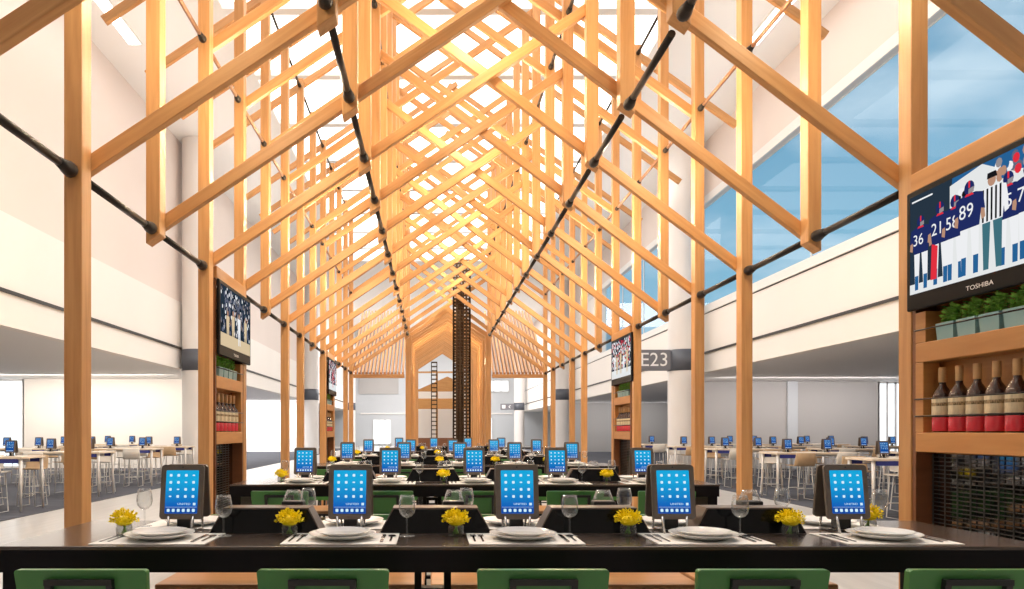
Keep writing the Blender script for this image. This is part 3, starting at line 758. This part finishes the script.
ROW = ['front table','second table','third table','fourth table','farthest table']
SX = [-1.13,-.37,.38,1.13,1.88]
POS5 = ['leftmost','second from left','middle','second from right','rightmost']
POS4 = ['leftmost','second from left','second from right','rightmost']
PITCH = 3.145; YF = 2.725; ZT = 1.0505
for k in range(5):
    y = YF+PITCH*k; R_ = ROW[k]; sx_ = SX if k < 4 else [-.73,.05,.81,1.56]; pos = POS5 if k < 4 else POS4
    TABLE.place('long dark brown bar-height dining table, %s' % ('nearest the front' if k == 0 else R_.replace(' table','')+' row from the front' if k < 4 else 'farthest row'), 'table', (0,y,0), 0, 'long dining tables')
    for j,x in enumerate(sx_):
        p = pos[j]
        CHAIR.place('green-backed bar chair, %s, near side of %s' % (p,R_), 'chair', (x*1.01-(.065 if j == 0 else .03 if j == 4 else 0),y-.325,0), 0, 'green chairs at the dining tables')
        TABLET.place('taupe tablet with blue screen on a stand, %s on %s' % (p,R_), 'tablet', ((-1.10,-.36,.377,1.065,1.83)[j] if k==0 else x-(.015 if k < 4 and j == 3 else 0),y+.405,ZT), 0, 'tablets on the dining tables')
        MATS.place('white placemat, %s, near edge of %s' % (p,R_), 'placemat', (x,y+.19,ZT), 0, 'white placemats')
        PLATES.place('white dinner plate, %s, near edge of %s' % (p,R_), 'plate', (x,y+.185,ZT+.003), 0, 'white plates')
        MATS.place('white placemat, %s, far edge of %s' % (p,R_), 'placemat', (x,y+.625,ZT), 0, 'white placemats')
        PLATES.place('white dinner plate, %s, far edge of %s' % (p,R_), 'plate', (x,y+.63,ZT+.003), 0, 'white plates')
        if k < 3: SALADS.place('smaller white plate stacked on a dinner plate, %s, near edge of %s' % (p,R_), 'plate', (x,y+.185,ZT+.0145), 0, 'white plates')
        if k < 2:
            for dx,F,nm in ((-.205,FORK,'outer fork'),(-.172,FORK,'inner fork')):
                F.place('steel %s beside the %s plate, near edge of %s' % (nm,p,R_), 'fork', (x+dx,y+.185,ZT+.003), 0, 'cutlery on the placemats')
            KNIFE.place('steel knife beside the %s plate, near edge of %s' % (p,R_), 'knife', (x+.168,y+.185,ZT+.003), 0, 'cutlery on the placemats')
            SPOON.place('steel spoon beside the %s plate, near edge of %s' % (p,R_), 'spoon', (x+.203,y+.185,ZT+.003), 0, 'cutlery on the placemats')
        gx, gy = ((-.89,-.105,.591,1.32,2.09)[j] if k < 4 else x+.24), (.27 if (j < 4 or k == 4) else .54)
        GLASS.place('clear wine glass, %s, near side of %s' % (p,R_), 'wine glass', (gx,y+gy,ZT), 0, 'wine glasses')
        GLASS.place('clear wine glass, %s, far side of %s' % (p,R_), 'wine glass', (x-.215,y+.555 if j == 0 else y+.60,ZT+.003), 0, 'wine glasses')
        vx = (-1.32,-.61,.105,.845,1.54)[j] if k < 4 else x-.25
        VASE.place('yellow flowers in small glass vase, %s, near side of %s' % (p,R_), 'flowers', (vx,y+.281,ZT), 0, 'flower vases')
    for j,x in enumerate((-.728,.017,.714,1.395) if k < 4 else (-.34,.43,1.185)):
        p = (POS4 if k < 4 else ['leftmost','middle','rightmost'])[j]
        DIVIDER.place('black trapezoid divider box across %s, %s' % (R_,p), 'divider', (x+(.045 if 0 < k < 4 and j == 3 else 0),y+.338,ZT), 0, 'table dividers')
        CANDLE.place('black box with tapered glass behind the %s divider, %s' % (p,R_), 'candle holder', (x+.085,y+.535,ZT), 0, 'candle holders')
    for j,x in enumerate((-1.04,-.36,.32,1.0,1.68)):
        CHAIR.place('green-backed bar chair, %s, far side of %s' % (POS5[j],R_), 'chair', (x,y+1.29,0), PI, 'green chairs at the dining tables')
VASE.place('yellow flowers in a small glass vase at the right end of the front table', 'flowers', (1.99,YF+.465,ZT), 0, 'flower vases')

# ------------------------------------------------------------------ bar tables and stools in the side bays
def build_bartable():
    r = root('bar_table')
    put('tabletop', MB().bbox(0,1.8,0,.8,.985,1.025,.006), M['pale'], r)
    put('edge_panel', MB().box(.08,.55,.012,.04,.905,.985), M['blue'], r); put('edge_panel', MB().box(.08,.55,.76,.788,.905,.985), M['blue'], r)
    for x,dx in ((.05,-.02),(1.75,.02)):
        for y,dy in ((.06,-.03),(.74,.03)):
            put('leg', MB().tube([(x,y,.985),(x+dx,y+dy,.012)],.03,8,rs=[.034,.020]), M['legs'], r)
    put('rail', MB().box(.08,1.72,.39,.41,.93,.985), M['legs'], r)
    return r
BARTABLE = Proto(build_bartable)
def build_stool_factory(shell):
    def f():
        r = root('bar_stool')   # back to -Y
        s = MB(); n = 10; prof = []
        for a,b_ in ((.22,.745),(.05,.725),(-.12,.73),(-.185,.77),(-.21,.87),(-.23,1.01)): prof.append((a,b_))
        vs = []; W = .225
        for th in (0,.016):
            for (y,z) in prof:
                for i in range(n+1):
                    u = -1+2*i/n; bulge = (.045*u*u if z > .745 else .0)
                    vs.append((u*W*(1 if z < .9 else .93), y+bulge, z+th*(1 if z < .75 else .3)+(.008*u*u if z<.745 else 0)-(0 if z>.745 else 0)+(0)))
                    if th and z > .745: vs[-1] = (vs[-1][0], vs[-1][1]+.016, vs[-1][2])
        m = n+1; P_ = len(prof); fs = []
        for L_ in (0,1):
            for j in range(P_-1):
                for i in range(n):
                    a = L_*P_*m+j*m+i; fs.append((a,a+1,a+m+1,a+m))
        for j in range(P_-1):
            for i in (0,n):
                a = j*m+i; fs.append((a,a+m,a+m+P_*m,a+P_*m))
        for j in (0,P_-1):
            for i in range(n):
                a = j*m+i; fs.append((a,a+1,a+1+P_*m,a+P_*m))
        s.add(vs, fs, 0, True)
        put('seat_shell', s, M[shell], r)
        for sx in (-1,1):
            put('leg', MB().tube([(sx*.15,.16,.715),(sx*.185,.19,.02),(sx*.185,-.19,.02),(sx*.15,-.12,.715)], .011, 6), M['legs'], r)
        put('footrest', MB().tube([(-.178,.18,.26),(.178,.18,.26)], .01, 6).tube([(-.178,-.165,.26),(.178,-.165,.26)], .01, 6), M['legs'], r)
        return r
    return f
STOOL = Proto(build_stool_factory('stool')); STOOLW = Proto(build_stool_factory('stoolw'))
ROWN = ['nearest','second','third','fourth','fifth']
def bay(side, cols, names):
    for c,(x0,ys) in enumerate(cols):
        for k,y in ys:
            where = '%s %s row, %s bay' % (names[c], ROWN[k], side)
            L_ = side == 'left'; X = lambda d: x0-d if L_ else x0+d
            BARTABLE.place('pale high bar table with blue edge panel, %s' % where, 'table', (x0,y+.8 if L_ else y,.0), PI if L_ else 0, 'bar tables in the side bays')
            for q,dx in enumerate((.42,1.30)):
                e = ('aisle end','wall end')[q]; nt_, ft = ((STOOL,'tan'),(STOOLW,'pale')) if (q+k) % 2 else ((STOOLW,'pale'),(STOOL,'tan'))
                TABLET_FAR.place('small dark tablet, %s of %s' % (e,where), 'tablet', (X(dx),y+.4,1.026), 0, 'tablets on the bar tables')
                nt_[0].place('%s bar stool, near side, %s of %s' % (nt_[1],e,where), 'stool', (X(dx+.02),y-.16,.012), .06, 'bar stools in the side bays')
                ft[0].place('%s bar stool, far side, %s of %s' % (ft[1],e,where), 'stool', (X(dx-.06),y+.98,.012), PI-.08, 'bar stools in the side bays')
bay('left', [(-7.5,list(enumerate((12.8,15.8,18.8,21.4,25.0)))), (-10.4,[(1,15.9),(2,18.9),(3,21.9),(4,24.9)])], ['aisle-side','wall-side'])
bay('right', [(7.5,list(enumerate((11.9,15.2,18.5,21.6,24.8)))), (10.4,[(1,15.4),(2,18.6),(3,21.8),(4,25.0)]), (13.3,[(3,21.8),(4,25.2)])], ['aisle-side','middle','outermost'])
# service rail in the distance behind the last table
t = thing('service_rail', 'low dark railing behind the farthest table', 'railing', (1.9,19.6,0))
put('top_rail', MB().tube([(-1.0,0,1.02),(2.0,0,1.02)], .025, 8), M['steel'], t)
for x in (-1.0,0,1.0,2.0): put('post', MB().tube([(x,0,0),(x,0,1.0)], .02, 8), M['steel'], t)

# ------------------------------------------------------------------ lamps and added fill lights
WARM = (1.,.80,.50)
for i in (1,3,5,7,9,11):
    light('POINT', 'canopy_lamp', (CX, fy(i,CX)+.55, 5.6), 75, WARM, .12)
for i in range(-1,9):
    for sx in (-1,1): light('POINT', 'eaves_lamp', (CX+sx*1.95, fy(i,CX+sx*1.95)+.55, 4.55), 40, (1,.84,.58), .08)
light('POINT', 'canopy_end_lamp', (CX, 21.2, 3.6), 120, WARM, .12)
light('AREA', 'left_bay_fill', (-13.6,17,3.5), 800, (1,.92,.82), 9, (0,0,0), 20)  # wide fill sheet added under the soffit to brighten the left bay
light('AREA', 'left_bay_fill', (-13.6,40,3.5), 1500, (1,.97,.94), 9, (0,0,0), 16)  # added fill for the far left bay
light('AREA', 'right_bay_fill', (15,17,3.4), 260, (1,.95,.92), 9, (0,0,0), 20)  # weaker fill sheet added to lift the right bay
light('AREA', 'right_bay_fill', (15,40,3.4), 220, (1,.97,.95), 9, (0,0,0), 16)  # added fill for the far right bay
light('AREA', 'left_wall_fill', (-13.2,25.5,3.4), 130, (1,.92,.82), 7, (math.radians(62),0,0), .5)  # added light that brightens the left bay's end wall, no fixture there
light('AREA', 'left_wall_fill', (-12,47.5,3.4), 220, (1,.97,.94), 7, (math.radians(62),0,0), .5)  # same added brightening on the far left end wall
light('AREA', 'right_wall_fill', (14.5,25.5,3.3), 110, (1,.93,.9), 8, (math.radians(62),0,0), .5)  # added light that lifts the right bay's end wall, no fixture there
light('AREA', 'right_wall_fill', (13,47.5,3.3), 70, (1,.97,.95), 7, (math.radians(62),0,0), .5)  # same added lift on the far right end wall
light('AREA', 'ceiling_fill', (-6.4,14,9.0), 190, (1,.95,.90), .3, (PI,0,0), 34)  # free-hanging fill added to whiten the left ceiling edge, no cove here
light('AREA', 'ceiling_fill', (7.2,14,9.0), 190, (1,.95,.90), .3, (PI,0,0), 34)  # matching added fill for the right ceiling edge
light('AREA', 'far_hall_fill', (0,58,11.0), 3600, (1,.97,.95), 12)  # added fill that brightens the far hall and end wall
